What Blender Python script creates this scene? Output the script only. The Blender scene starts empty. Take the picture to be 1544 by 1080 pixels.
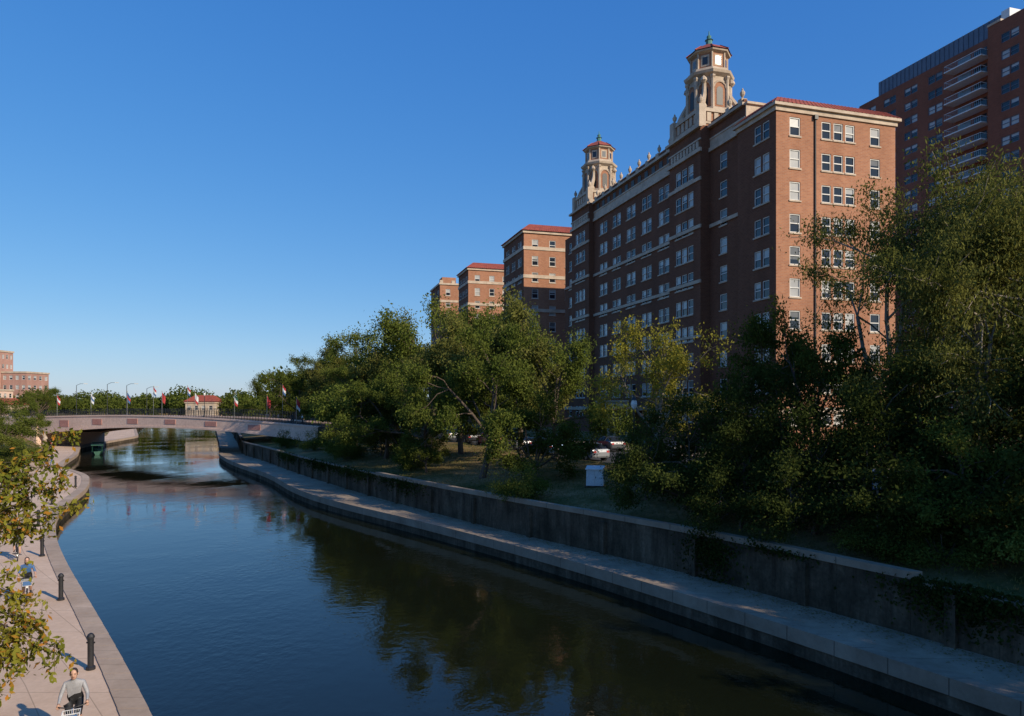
import bpy, math, random
import numpy as np
from mathutils import Vector, Matrix
random.seed(7)
R=math.radians
sc=bpy.context.scene
sc.view_settings.view_transform='Standard'; sc.view_settings.look='None'; sc.view_settings.exposure=0

# ------------------------------------------------------------ materials
def nodes(name):
    m=bpy.data.materials.new(name); m.use_nodes=True
    nt=m.node_tree; b=nt.nodes['Principled BSDF']; return m,nt,b
def N(nt,t,**k):
    n=nt.nodes.new(t)
    for a,v in k.items(): setattr(n,a,v)
    return n
def mixc(nt,f,a,b,mode='MIX'):
    n=nt.nodes.new('ShaderNodeMix'); n.data_type='RGBA'; n.blend_type=mode
    for s,v in ((n.inputs[0],f),(n.inputs[6],a),(n.inputs[7],b)):
        if isinstance(v,(int,float)): s.default_value=v
        elif isinstance(v,tuple): s.default_value=(*v,1)
        else: nt.links.new(v,s)
    return n.outputs[2]
def ramp(nt,src,p0,p1):
    n=nt.nodes.new('ShaderNodeMapRange'); n.inputs[1].default_value=p0; n.inputs[2].default_value=p1
    nt.links.new(src,n.inputs[0]); return n.outputs[0]
def coords(nt,scale=(1,1,1),kind='Object'):
    tc=N(nt,'ShaderNodeTexCoord'); mp=N(nt,'ShaderNodeMapping'); mp.inputs['Scale'].default_value=scale
    nt.links.new(tc.outputs[kind],mp.inputs['Vector']); return mp.outputs['Vector']
def noise(nt,vec,s,d=4,r=.6):
    n=N(nt,'ShaderNodeTexNoise'); n.inputs['Scale'].default_value=s; n.inputs['Detail'].default_value=d; n.inputs['Roughness'].default_value=r
    nt.links.new(vec,n.inputs['Vector']); return n.outputs['Fac']
def bump(nt,b,h,st=.3,dist=.02):
    n=N(nt,'ShaderNodeBump'); n.inputs['Strength'].default_value=st; n.inputs['Distance'].default_value=dist
    nt.links.new(h,n.inputs['Height']); nt.links.new(n.outputs[0],b.inputs['Normal'])
def basic(name,c1,c2=None,rough=.8,s=1.0,metal=0,st=.2,stretch=(1,1,1),p=(.35,.65)):
    m,nt,b=nodes(name)
    b.inputs['Roughness'].default_value=rough; b.inputs['Metallic'].default_value=metal
    if c2 is None: c2=tuple(x*.75 for x in c1)
    v=coords(nt,stretch); n1=noise(nt,v,s); n2=noise(nt,v,s*9)
    c=mixc(nt,ramp(nt,n1,*p),c1,c2); c=mixc(nt,ramp(nt,n2,.3,.7),c,mixc(nt,1.0,c,(.78,.78,.78),'MULTIPLY'))
    nt.links.new(c,b.inputs['Base Color'])
    if st: bump(nt,b,n2,st,.02)
    return m
def brickmat(name,c1,c2,mort):
    m,nt,b=nodes(name); b.inputs['Roughness'].default_value=.9; b.inputs['Specular IOR Level'].default_value=.15
    tc=N(nt,'ShaderNodeTexCoord'); sp=N(nt,'ShaderNodeSeparateXYZ'); nt.links.new(tc.outputs['Object'],sp.inputs[0])
    ad=N(nt,'ShaderNodeMath',operation='ADD'); nt.links.new(sp.outputs[0],ad.inputs[0]); nt.links.new(sp.outputs[1],ad.inputs[1])
    cb=N(nt,'ShaderNodeCombineXYZ'); nt.links.new(ad.outputs[0],cb.inputs[0]); nt.links.new(sp.outputs[2],cb.inputs[1])
    bt=N(nt,'ShaderNodeTexBrick'); bt.inputs['Scale'].default_value=1; bt.inputs['Brick Width'].default_value=.42; bt.inputs['Row Height'].default_value=.15
    bt.inputs['Mortar Size'].default_value=.012; bt.inputs['Color1'].default_value=(*c1,1); bt.inputs['Color2'].default_value=(*c2,1); bt.inputs['Mortar'].default_value=(*mort,1)
    nt.links.new(cb.outputs[0],bt.inputs['Vector'])
    n1=noise(nt,coords(nt,(1,1,.35)),.25,5,.65)
    c=mixc(nt,ramp(nt,n1,.3,.7),mixc(nt,1.0,bt.outputs['Color'],(.72,.7,.68),'MULTIPLY'),bt.outputs['Color'])
    nt.links.new(c,b.inputs['Base Color']); return m
def leafmat(name,dark,mid,light,trans=.3,autumn=None):
    m=bpy.data.materials.new(name); m.use_nodes=True; nt=m.node_tree; nt.nodes.remove(nt.nodes['Principled BSDF'])
    b=N(nt,'ShaderNodeBsdfDiffuse')
    g=N(nt,'ShaderNodeNewGeometry'); oi=N(nt,'ShaderNodeObjectInfo')
    n1=noise(nt,coords(nt),.45,2)
    c=mixc(nt,ramp(nt,n1,.32,.66),dark,light)
    c=mixc(nt,g.outputs['Random Per Island'],c,mid)
    if autumn:
        c=mixc(nt,ramp(nt,g.outputs['Random Per Island'],.72,1.0),c,autumn)
    hs=N(nt,'ShaderNodeHueSaturation'); 
    mr=N(nt,'ShaderNodeMapRange'); mr.inputs[3].default_value=.75; mr.inputs[4].default_value=1.25
    nt.links.new(oi.outputs['Random'],mr.inputs[0]); nt.links.new(mr.outputs[0],hs.inputs['Value']); nt.links.new(c,hs.inputs['Color'])
    nt.links.new(hs.outputs[0],b.inputs['Color'])
    t=N(nt,'ShaderNodeBsdfTranslucent'); nt.links.new(hs.outputs[0],t.inputs['Color'])
    mx=N(nt,'ShaderNodeMixShader'); mx.inputs[0].default_value=trans
    nt.links.new(b.outputs[0],mx.inputs[1]); nt.links.new(t.outputs[0],mx.inputs[2])
    nt.links.new(mx.outputs[0],nt.nodes['Material Output'].inputs['Surface']); return m

M={}
M['brick']=brickmat('shade_toned_brick',(.215,.085,.047),(.16,.062,.036),(.2,.13,.09))  # facade brick darkened for the shaded side; the shade is in its colour
M['brick_sun']=brickmat('sun_toned_brick',(.46,.21,.115),(.37,.16,.09),(.4,.28,.21))  # paler brick for sun-facing end walls and towers; sunlight is in its colour
M['hbrick']=brickmat('highrise_brick',(.29,.105,.06),(.23,.08,.048),(.24,.13,.095))
M['pinkbrick']=brickmat('pink_brick',(.5,.27,.21),(.44,.24,.19),(.45,.33,.28))
M['stone']=basic('cream_terracotta',(.64,.51,.38),(.42,.32,.23),.75,.8,p=(.3,.7))
M['tile']=basic('red_roof_tile',(.38,.085,.05),(.26,.06,.04),.8,1.5,st=.5)
M['slate']=basic('bluegrey_metal_panel',(.12,.16,.22),(.09,.12,.17),.5,.5)
M['white']=basic('white_paint',(.78,.78,.76),(.66,.66,.64),.5,2)
M['frame']=basic('window_frame_paint',(.72,.70,.65),(.56,.54,.5),.5,2,st=0)
M['copper']=basic('green_copper',(.10,.27,.23),(.07,.2,.17),.6,3)
def glassmat(name,base,rough=.06,spec=.5):
    m,nt,b=nodes(name); v=coords(nt); n=noise(nt,v,.6,2)
    nt.links.new(mixc(nt,n,base,tuple(x*.6 for x in base)),b.inputs['Base Color'])
    b.inputs['Roughness'].default_value=rough; b.inputs['IOR'].default_value=1.55; b.inputs['Specular IOR Level'].default_value=spec
    return m
M['glass']=glassmat('window_glass',(.02,.026,.036))
M['blind']=glassmat('window_glass_with_blind',(.5,.49,.46),.15,.5)
M['curtain']=glassmat('window_glass_with_curtain',(.18,.18,.175),.15,.5)
M['dark']=basic('dark_metal',(.025,.025,.028),(.015,.015,.017),.5,4)
M['asphalt']=basic('asphalt',(.055,.055,.057),(.04,.04,.042),.9,.8)
M['bark']=basic('tree_bark',(.16,.115,.08),(.08,.055,.04),.95,3,st=.8,stretch=(1,1,.3))
M['barkpale']=basic('pale_bark',(.32,.27,.20),(.17,.14,.11),.95,3,st=.8,stretch=(1,1,.3))
M['leafA']=leafmat('leaf_green',(.035,.058,.011),(.09,.115,.022),(.17,.185,.038))
M['leafB']=leafmat('leaf_olive',(.05,.062,.015),(.135,.14,.032),(.24,.225,.06))
M['leafY']=leafmat('leaf_yellowgreen',(.15,.15,.025),(.28,.25,.035),(.38,.33,.055))
M['leafD']=leafmat('leaf_dark',(.016,.028,.008),(.04,.055,.013),(.09,.105,.024))
M['leafF']=leafmat('leaf_autumn_tint',(.11,.13,.02),(.23,.22,.03),(.33,.29,.045),.35,(.5,.2,.035))
M['grassblade']=leafmat('grass_blade',(.05,.07,.02),(.14,.13,.04),(.27,.22,.08),.2,(.42,.28,.12))

def pathmat(name,c1,c2,bw,rh):
    m,nt,b=nodes(name); b.inputs['Roughness'].default_value=.9; b.inputs['Specular IOR Level'].default_value=.2
    v=coords(nt,kind='UV')
    bt=N(nt,'ShaderNodeTexBrick'); bt.offset=0.0; bt.inputs['Scale'].default_value=1; bt.inputs['Brick Width'].default_value=bw; bt.inputs['Row Height'].default_value=rh
    bt.inputs['Mortar Size'].default_value=.018; bt.inputs['Color1'].default_value=(*c1,1); bt.inputs['Color2'].default_value=(*[x*.9 for x in c1],1); bt.inputs['Mortar'].default_value=(*[x*.6 for x in c1],1)
    nt.links.new(v,bt.inputs['Vector'])
    o=coords(nt); n1=noise(nt,o,.5,6,.7); n2=noise(nt,o,6,4)
    c=mixc(nt,ramp(nt,n1,.3,.72),bt.outputs['Color'],mixc(nt,1.0,bt.outputs['Color'],c2,'MULTIPLY'))
    c=mixc(nt,ramp(nt,n2,.2,.8),c,mixc(nt,1.0,c,(.84,.84,.84),'MULTIPLY'))
    nt.links.new(c,b.inputs['Base Color']); bump(nt,b,n2,.2,.01); return m
M['path']=pathmat('path_paving',(.80,.58,.41),(.82,.79,.76),3.0,1.6)
M['walk']=pathmat('walkway_concrete',(.44,.34,.24),(.5,.48,.45),3.0,4)
M['coping']=pathmat('coping_stone',(.58,.44,.32),(.7,.67,.65),1.5,4)
M['coping2']=pathmat('weathered_coping_stone',(.42,.33,.24),(.55,.52,.5),1.5,4)
m,nt,b=nodes('grass_ground'); b.inputs['Roughness'].default_value=.95; b.inputs['Specular IOR Level'].default_value=.1
o=coords(nt); n1=noise(nt,o,.18,6,.7); n2=noise(nt,o,2.5,5,.7)
c=mixc(nt,ramp(nt,n1,.38,.62),(.08,.095,.026),(.36,.24,.12)); c=mixc(nt,ramp(nt,n2,.3,.7),c,mixc(nt,1.0,c,(.5,.52,.45),'MULTIPLY'))
nt.links.new(c,b.inputs['Base Color']); bump(nt,b,n2,.6,.08); M['grass']=m
m,nt,b=nodes('stained_concrete'); b.inputs['Roughness'].default_value=.95; b.inputs['Specular IOR Level'].default_value=.1
o=coords(nt,(1,1,.12)); n1=noise(nt,o,1.6,6,.7); o2=coords(nt); n2=noise(nt,o2,.5,5,.65); n3=noise(nt,o2,8,4)
c=mixc(nt,ramp(nt,n1,.35,.68),(.20,.15,.10),(.055,.04,.027)); c=mixc(nt,ramp(nt,n2,.4,.7),c,(.038,.031,.02)); c=mixc(nt,ramp(nt,n3,.3,.7),c,mixc(nt,1.0,c,(.75,.75,.75),'MULTIPLY'))
nt.links.new(c,b.inputs['Base Color']); bump(nt,b,n3,.4,.03); M['conc']=m
M['pinkstone']=basic('pink_cast_stone',(.80,.57,.44),(.7,.48,.37),.8,.3)
M['pinkpanel']=basic('rose_panel',(.54,.26,.2),(.46,.21,.16),.8,.6)
m,nt,b=nodes('canal_water')
b.inputs['Base Color'].default_value=(.008,.010,.005,1); b.inputs['Roughness'].default_value=.02; b.inputs['IOR'].default_value=1.34
tc=coords(nt,(1.0,.8,1)); nA=noise(nt,tc,2.6,3,.55); nB=noise(nt,tc,.12,3,.6); nC=noise(nt,tc,.7,2,.5)
mu=N(nt,'ShaderNodeMath',operation='MULTIPLY'); nt.links.new(nA,mu.inputs[0]); nt.links.new(ramp(nt,nB,.44,.62),mu.inputs[1])
ad=N(nt,'ShaderNodeMath',operation='MULTIPLY_ADD'); nt.links.new(nA,ad.inputs[0]); ad.inputs[1].default_value=.2; nt.links.new(mu.outputs[0],ad.inputs[2])
ad2=N(nt,'ShaderNodeMath',operation='MULTIPLY_ADD'); nt.links.new(nC,ad2.inputs[0]); ad2.inputs[1].default_value=.4; nt.links.new(ad.outputs[0],ad2.inputs[2])
bump(nt,b,ad2.outputs[0],.33,.05); M['water_m']=m
def flat(name,c,rough=.6): return basic(name,c,tuple(x*.85 for x in c),rough,3,st=0)
M['skin']=flat('skin',(.58,.34,.24)); M['hair']=flat('hair',(.04,.025,.018)); M['grey']=flat('grey_cloth',(.36,.36,.38)); M['black']=flat('black_cloth',(.02,.02,.022))
M['blue']=flat('blue_cloth',(.05,.14,.32)); M['red']=flat('red_cloth',(.48,.03,.03)); M['wcloth']=flat('white_cloth',(.75,.75,.75)); M['lip']=flat('lips',(.32,.12,.1)); M['yellow']=flat('yellow_paint',(.6,.42,.05))
M['rubber']=flat('rubber',(.02,.02,.02)); M['chrome']=basic('brushed_metal',(.5,.5,.5),(.4,.4,.4),.3,4,metal=.9,st=0)
M['lamp']=flat('lamp_globe',(.8,.8,.75)); M['dgreen']=flat('green_paint',(.02,.10,.06))

# ------------------------------------------------------------ mesh builder
class MB:
    def __init__(s): s.v=[]; s.f=[]; s.m=[]; s.mats=[]; s.uv={}
    def mi(s,mat):
        if mat not in s.mats: s.mats.append(mat)
        return s.mats.index(mat)
    def poly(s,pts,mat,uv=None):
        i=len(s.v); s.v+= [tuple(p) for p in pts]; s.f.append(tuple(range(i,i+len(pts)))); s.m.append(s.mi(mat))
        if uv: s.uv[len(s.f)-1]=uv
    def hexa(s,p,mat):
        i=len(s.v); s.v+=[tuple(q) for q in p]; k=s.mi(mat)
        for f in ((0,3,2,1),(4,5,6,7),(0,1,5,4),(1,2,6,5),(2,3,7,6),(3,0,4,7)): s.f.append(tuple(i+a for a in f)); s.m.append(k)
    def box(s,x0,x1,y0,y1,z0,z1,mat):
        s.hexa([(x0,y0,z0),(x1,y0,z0),(x1,y1,z0),(x0,y1,z0),(x0,y0,z1),(x1,y0,z1),(x1,y1,z1),(x0,y1,z1)],mat)
    def rbox(s,c,sx,sy,sz,ang,mat):
        ca,sa=math.cos(ang),math.sin(ang); P=[]
        for z in (-sz/2,sz/2):
            for a,b in ((-1,-1),(1,-1),(1,1),(-1,1)):
                x=a*sx/2; y=b*sy/2; P.append((c[0]+x*ca-y*sa,c[1]+x*sa+y*ca,c[2]+z))
        s.hexa(P,mat)
    def tube(s,p0,p1,r0,r1,mat,n=6,cap=True):
        p0=Vector(p0); p1=Vector(p1); d=(p1-p0)
        if d.length<1e-5: return
        d.normalize(); a=d.orthogonal().normalized(); b=d.cross(a); i=len(s.v); k=s.mi(mat)
        for p,r in ((p0,r0),(p1,r1)):
            for j in range(n):
                t=2*math.pi*j/n; s.v.append(tuple(p+a*(r*math.cos(t))+b*(r*math.sin(t))))
        for j in range(n): s.f.append((i+j,i+(j+1)%n,i+n+(j+1)%n,i+n+j)); s.m.append(k)
        if cap: s.f.append(tuple(i+n+j for j in range(n))); s.m.append(k); s.f.append(tuple(i+n-1-j for j in range(n))); s.m.append(k)
    def lathe(s,prof,c,mat,n=8,rot=0,sx=1,sy=1):
        i=len(s.v); k=s.mi(mat)
        for r,z in prof:
            for j in range(n):
                t=rot+2*math.pi*j/n; s.v.append((c[0]+sx*r*math.cos(t),c[1]+sy*r*math.sin(t),c[2]+z))
        for q in range(len(prof)-1):
            for j in range(n): s.f.append((i+q*n+j,i+q*n+(j+1)%n,i+(q+1)*n+(j+1)%n,i+(q+1)*n+j)); s.m.append(k)
        s.f.append(tuple(i+(len(prof)-1)*n+j for j in range(n))); s.m.append(k)
    def obj(s,name,parent=None,smooth=False,loc=None,rotz=0):
        me=bpy.data.meshes.new(name); me.from_pydata(s.v,[],s.f)
        for mt in s.mats: me.materials.append(M[mt] if isinstance(mt,str) else mt)
        me.polygons.foreach_set('material_index',s.m)
        if s.uv:
            ul=me.uv_layers.new(name='UVMap')
            for fi,uv in s.uv.items():
                for li,u in zip(me.polygons[fi].loop_indices,uv): ul.data[li].uv=u
        if smooth: me.polygons.foreach_set('use_smooth',[True]*len(s.f))
        me.update(); o=bpy.data.objects.new(name,me); sc.collection.objects.link(o)
        if parent: o.parent=parent
        if loc: o.location=loc
        o.rotation_euler[2]=rotz
        return o
def empty(name,loc=(0,0,0),rz=0,scale=1):
    e=bpy.data.objects.new(name,None); e.location=loc; e.rotation_euler[2]=rz; e.scale=(scale,)*3 if not isinstance(scale,tuple) else scale; e.empty_display_size=.2
    sc.collection.objects.link(e); return e
def child(name,me,parent):
    o=bpy.data.objects.new(name,me); sc.collection.objects.link(o); o.parent=parent; return o

# ------------------------------------------------------------ canal layout (world metres, +Y away, water z=0)
def tab(pts):
    p=sorted(pts); ys=[a for a,b in p]; xs=[b for a,b in p]
    def f(y):
        return float(sum(np.interp(y+d,ys,xs) for d in (-4,-2,0,2,4))/5)
    return f
RE=tab([(-60,62),(0,24.2),(18.8,13.5),(26.5,9.1),(36,2.96),(47.6,-5.9),(58,-14.7),(66.2,-20.2),(80,-27.2),(97.4,-38.3),(111.5,-45.9),(146,-60),(240,-100),(400,-168)])
WA=tab([(-60,66),(0,28),(21.5,15.6),(24.8,13.6),(32.9,8.8),(44.6,-.5),(52.3,-5.9),(61.4,-12.1),(80.7,-24),(99.7,-34.6),(111.5,-42),(146,-56),(240,-96),(400,-164)])
LE=tab([(-60,30),(0,3.6),(18,-9.13),(23.9,-13.5),(36.9,-23.4),(44.6,-28.8),(53,-33.9),(68,-40.5),(80.7,-48.0),(88,-55.5),(94,-59.5),(113,-69),(135,-82),(177,-93),(240,-127),(400,-200)])
LI=tab([(-60,24),(0,-1),(18,-13.2),(23.9,-19),(36.9,-32),(53,-43),(80,-58),(90,-63),(100,-68),(113,-75),(135,-90),(177,-101),(240,-135),(400,-208)])
KE=tab([(-60,80),(0,40),(25,27),(45,13.5),(57,5.2),(89,-8.5),(110,-20),(146,-40),(240,-80),(400,-150)])
def bank_z(x,y):
    w=WA(y); k=KE(y); t=min(1,max(0,(x-w)/(k-w))); return 2.55+1.95*t if t<1/3 else 3.2+1.77*(t-1/3)
ys=[-60+2*i for i in range(150)]+[240+8*i for i in range(21)]
G=MB()
SW=11
def prof(y):
    le,li,re,wa,ke=LE(y),LI(y),RE(y),WA(y),KE(y)
    return [(-3500,5,'grass'),(li-9,5,'grass'),(li-4,2.6,'grass'),(li,.9,'path'),(le,.9,'conc'),(le+.02,-1.6,'conc'),(re-.02,-1.6,'conc'),(re,.9,'walk'),
            (wa,.9,'conc'),(wa+.02,2.55,'grass'),((wa*2+ke)/3,3.2,'grass'),(ke,4.38,'coping'),(ke+.02,4.25,'asphalt'),(ke+SW,4.25,'coping'),(ke+SW+.02,4.4,'walk'),(ke+SW+4,4.42,'grass'),(3500,4.6,None)]
dist=0; prev=None
rows=[]
for y in ys:
    c=RE(y)
    if prev: dist+=math.hypot(c-prev[0],y-prev[1])
    prev=(c,y); rows.append((y,dist,prof(y)))
for (ya,da,pa),(yb,db,pb) in zip(rows,rows[1:]):
    for i in range(len(pa)-1):
        mt=pa[i][2]
        uv=[(da,0),(da,abs(pa[i+1][0]-pa[i][0])),(db,abs(pb[i+1][0]-pb[i][0])),(db,0)]
        G.poly([(pa[i][0],ya,pa[i][1]),(pa[i+1][0],ya,pa[i+1][1]),(pb[i+1][0],yb,pb[i+1][1]),(pb[i][0],yb,pb[i][1])],mt,uv)
G.poly([(-3500,400,5),(3500,400,4.6),(3500,5000,5),(-3500,5000,5)],'grass')
G.poly([(-3500,-3000,4.5),(3500,-3000,4.5),(3500,-60,4.6),(-3500,-60,5)],'grass')
G.poly([(-3500,400,5),(-3500,400,-1.6),(3500,400,-1.6),(3500,400,4.6)],'grass')
G.poly([(-3500,-60,5),(-3500,-60,-1.6),(3500,-60,-1.6),(3500,-60,4.6)],'grass')
G.obj('ground')
W=MB()
for (ya,_,pa),(yb,_,pb) in zip(rows,rows[1:]):
    W.poly([(pa[4][0]-.5,ya,0),(pa[7][0]+.5,ya,0),(pb[7][0]+.5,yb,0),(pb[4][0]-.5,yb,0)],'water_m')
W.obj('water')
def ribbon(mb,f0,f1,z0,z1,y0,y1,mat,step=1.0,gap=None,zf=None):
    y=y0; d=0
    while y<y1:
        yb=min(y+step,y1)
        a0,a1,b0,b1=f0(y),f1(y),f0(yb),f1(yb); e=0 if not gap else gap
        zt=z1 if zf is None else zf(y); L=math.hypot(a0-b0,yb-y)
        P=[(a0,y+e,z0),(a1,y+e,z0),(b1,yb-e,z0),(b0,yb-e,z0),(a0,y+e,zt),(a1,y+e,zt),(b1,yb-e,zt),(b0,yb-e,zt)]
        mb.hexa(P,mat); mb.uv[len(mb.f)-5]=[(d,.6),(d,1.4),(d+L,1.4),(d+L,.6)]
        d+=L; y=yb
C=MB(); ribbon(C,lambda y:LE(y)-.75,lambda y:LE(y)+.06,.5,.94,-50,238,'coping',1.2,.008); C.obj('canal_edge_coping')
C=MB(); ribbon(C,lambda y:RE(y)-.06,lambda y:RE(y)+.55,.45,.96,-50,238,'coping2',1.6,.01); C.obj('canal_edge_coping')
def wt(y): return 2.62 if y<24 else (2.95 if y<60 else 2.8)
C=MB(); ribbon(C,lambda y:WA(y)-.18,lambda y:WA(y)+.18,.85,2.9,-50,160,'conc',2.4,.012,zf=wt)
ribbon(C,lambda y:WA(y)-.24,lambda y:WA(y)+.24,2.62,2.9,-50,24,'coping2',2.4,.01,zf=lambda y:2.78)
ribbon(C,lambda y:WA(y)-.24,lambda y:WA(y)+.24,2.8,2.9,24.4,160,'coping2',2.4,.01,zf=lambda y:wt(y)+.12)
for i in range(40):
    y=-20+i*4.8; C.rbox((WA(y)-.2,y,1.75),.35,.35,1.75,0.55,'conc')
C.obj('retaining_wall')
D=MB(); y=-40
while y<230:
    ribbon(D,lambda q:KE(q)+5.4,lambda q:KE(q)+5.52,4.254,4.262,y,y+3,'yellow',1.5); y+=8
D.obj('road_marking')

# ------------------------------------------------------------ facade helper
def facade(P,o,d,n,L,z0,z1,wins,depth=.14,wall='brick',sill='stone',mid=True,frame='frame'):
    def Q(a,z,off=0): return (o[0]+d[0]*a+n[0]*off,o[1]+d[1]*a+n[1]*off,z)
    def ob(mb,a0,a1,q0,q1,f0,f1,mat): mb.hexa([Q(a0,q0,f0),Q(a1,q0,f0),Q(a1,q0,f1),Q(a0,q0,f1),Q(a0,q1,f0),Q(a1,q1,f0),Q(a1,q1,f1),Q(a0,q1,f1)],mat)
    wins=[w for w in wins if w[0]>0 and w[1]<L and w[2]>z0 and w[3]<z1]
    xs=sorted({0,L}|{w[0] for w in wins}|{w[1] for w in wins}); zs=sorted({z0,z1}|{w[2] for w in wins}|{w[3] for w in wins})
    for zi in range(len(zs)-1):
        zc=(zs[zi]+zs[zi+1])/2; row=[w for w in wins if w[2]<zc<w[3]]
        st=None
        for xi in range(len(xs)-1):
            xc=(xs[xi]+xs[xi+1])/2; hit=any(w[0]<xc<w[1] for w in row)
            if not hit and st is None: st=xs[xi]
            if hit and st is not None: P['w'].poly([Q(st,zs[zi]),Q(xs[xi],zs[zi]),Q(xs[xi],zs[zi+1]),Q(st,zs[zi+1])],wall); st=None
        if st is not None: P['w'].poly([Q(st,zs[zi]),Q(L,zs[zi]),Q(L,zs[zi+1]),Q(st,zs[zi+1])],wall)
    for a0,a1,q0,q1 in wins:
        for A,B in (((a0,q0),(a1,q0)),((a1,q0),(a1,q1)),((a1,q1),(a0,q1)),((a0,q1),(a0,q0))):
            P['w'].poly([Q(*A),Q(*B),Q(*B,-depth),Q(*A,-depth)],wall)
        zm=(q0+q1)/2; r=random.random(); j=lambda:-depth+random.uniform(-.006,.006)
        if r<.34: t,bm='blind','glass'
        elif r<.52: t,bm='blind','blind'
        elif r<.68: t,bm='curtain','glass'
        else: t,bm='glass','glass'
        zz=zm if not(r<.68) else q1-(q1-q0)*random.choice((.5,.5,.35,.7))
        P['g'].poly([Q(a0,q0,j()),Q(a1,q0,j()),Q(a1,zz,j()),Q(a0,zz,j())],bm)
        P['g'].poly([Q(a0,zz,j()),Q(a1,zz,j()),Q(a1,q1,j()),Q(a0,q1,j())],t)
        f0,f1=-depth+.012,-depth+.08; w=.1
        ob(P['f'],a0,a0+w,q0,q1,f0,f1,frame); ob(P['f'],a1-w,a1,q0,q1,f0,f1,frame)
        ob(P['f'],a0+w,a1-w,q0,q0+w,f0,f1-.003,frame); ob(P['f'],a0+w,a1-w,q1-w,q1,f0,f1-.003,frame)
        if mid: ob(P['f'],a0+w,a1-w,zm-.05,zm+.05,f0,f1-.005,frame)
        if sill: ob(P['t'],a0-.1,a1+.1,q0-.16,q0-.005,-.02,.1,sill)
    return ob
def grp(cs,rows,w,h,k=1,gap=.18):
    out=[]
    for c in cs:
        tot=k*w+(k-1)*gap
        for i in range(k):
            a=c-tot/2+i*(w+gap)
            for r in rows: out.append((a,a+w,r-h/2,r+h/2))
    return out
OX,OY=26.0,70.0; RZ=math.asin(.287); ZG=4.35
def mkparts(): return {k:MB() for k in 'wgft'}
def finish(P,e,extra=None):
    P['w'].obj('walls',e); P['g'].obj('window_glass',e); P['f'].obj('window_frames',e)
    if P['t'].f: P['t'].obj('stone_trim',e)
def ringtrim(mb,x0,x1,y0,y1,z0,z1,out,mat):
    mb.box(x0-out,x1+out,y0-out,y0+.02,z0,z1,mat); mb.box(x0-out,x1+out,y1-.02,y1+out,z0,z1,mat)
    mb.box(x0-out,x0+.02,y0+.021,y1-.021,z0,z1,mat); mb.box(x1-.02,x1+out,y0+.021,y1-.021,z0,z1,mat)
def hip(mb,x0,x1,y0,y1,z,h,ov,mat,sl=.75):
    x0-=ov;x1+=ov;y0-=ov;y1+=ov
    w=min(x1-x0,y1-y0)/2; i=min(w*.98,h/sl)
    a=[(x0,y0,z),(x1,y0,z),(x1,y1,z),(x0,y1,z)]; b=[(x0+i,y0+i,z+h),(x1-i,y0+i,z+h),(x1-i,y1-i,z+h),(x0+i,y1-i,z+h)]
    for k in range(4): mb.poly([a[k],a[(k+1)%4],b[(k+1)%4],b[k]],mat)
    mb.poly(b,mat); mb.poly(a[::-1],mat)
    for k in range(4):
        A=Vector(a[k]);B=Vector(a[(k+1)%4]);Cc=Vector(b[(k+1)%4]);Dd=Vector(b[k]); n=int((B-A).length/.5)
        for q in range(1,n):
            t=q/n; p=A.lerp(B,t); s=Dd.lerp(Cc,t); mb.tube(p,s,.06,.05,mat,4,False)

# ------------------------------------------------------------ main apartment building
E=empty('brick_apartment_building',(OX,OY,0),RZ)
P=mkparts(); T=P['t']
rowsW=[36.4-3.2*i for i in range(10)]
ob=facade(P,(0,0),(1,0),(0,-1),14.6,ZG,38.2,grp([2.2,12.0],rowsW,1.25,1.85)+grp([7.4],rowsW,1.15,1.75,3,.3),wall='brick_sun')
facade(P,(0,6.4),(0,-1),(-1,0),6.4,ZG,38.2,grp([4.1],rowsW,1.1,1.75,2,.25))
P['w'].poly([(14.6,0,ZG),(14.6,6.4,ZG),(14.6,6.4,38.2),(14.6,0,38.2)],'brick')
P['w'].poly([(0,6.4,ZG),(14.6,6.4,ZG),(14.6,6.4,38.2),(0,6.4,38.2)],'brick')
ringtrim(T,0,14.6,0,6.4,37.75,38.2,.16,'stone'); ringtrim(T,0,14.6,0,6.4,38.2,38.5,.42,'stone')
ringtrim(T,0,14.6,0,6.4,7.9,8.3,.15,'stone')
RF=MB(); hip(RF,0,14.6,0,6.4,38.505,.95,.45,'tile',.85)
P['f'].tube((4.55,-.1,5),(4.55,-.1,37.7),.09,.09,'dark',6); P['f'].box(4.35,4.75,-.3,-.01,37.3,37.75,'dark')
ZT=41.3
rowsM=[36.4-3.2*i for i in range(10)]
def sect(y0,y1,x,cs,w=1.1,k=2,zt=ZT,h=1.8,gap=.22,z0=ZG):
    L=y1-y0
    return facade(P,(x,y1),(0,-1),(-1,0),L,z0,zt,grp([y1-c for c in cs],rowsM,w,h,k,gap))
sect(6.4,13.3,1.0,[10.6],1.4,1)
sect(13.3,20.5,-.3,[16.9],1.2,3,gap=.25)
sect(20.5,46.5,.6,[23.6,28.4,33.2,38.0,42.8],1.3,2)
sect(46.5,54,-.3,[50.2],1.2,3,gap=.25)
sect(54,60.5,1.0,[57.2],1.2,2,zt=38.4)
for y,x0,x1 in ((13.3,-.3,1.0),(20.5,-.3,.6),(46.5,-.3,.6),(54,-.3,1.0)):
    P['w'].poly([(x0,y,ZG),(x1,y,ZG),(x1,y,ZT),(x0,y,ZT)],'brick')
P['w'].poly([(1,6.4,ZG),(16,6.4,ZG),(16,6.4,ZT),(1,6.4,ZT)],'brick_sun')
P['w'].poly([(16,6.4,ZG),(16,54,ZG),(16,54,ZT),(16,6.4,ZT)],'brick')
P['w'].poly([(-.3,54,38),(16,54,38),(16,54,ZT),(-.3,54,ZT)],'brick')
P['w'].poly([(1,60.5,ZG),(16,60.5,ZG),(16,60.5,38.4),(1,60.5,38.4)],'brick')
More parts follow.
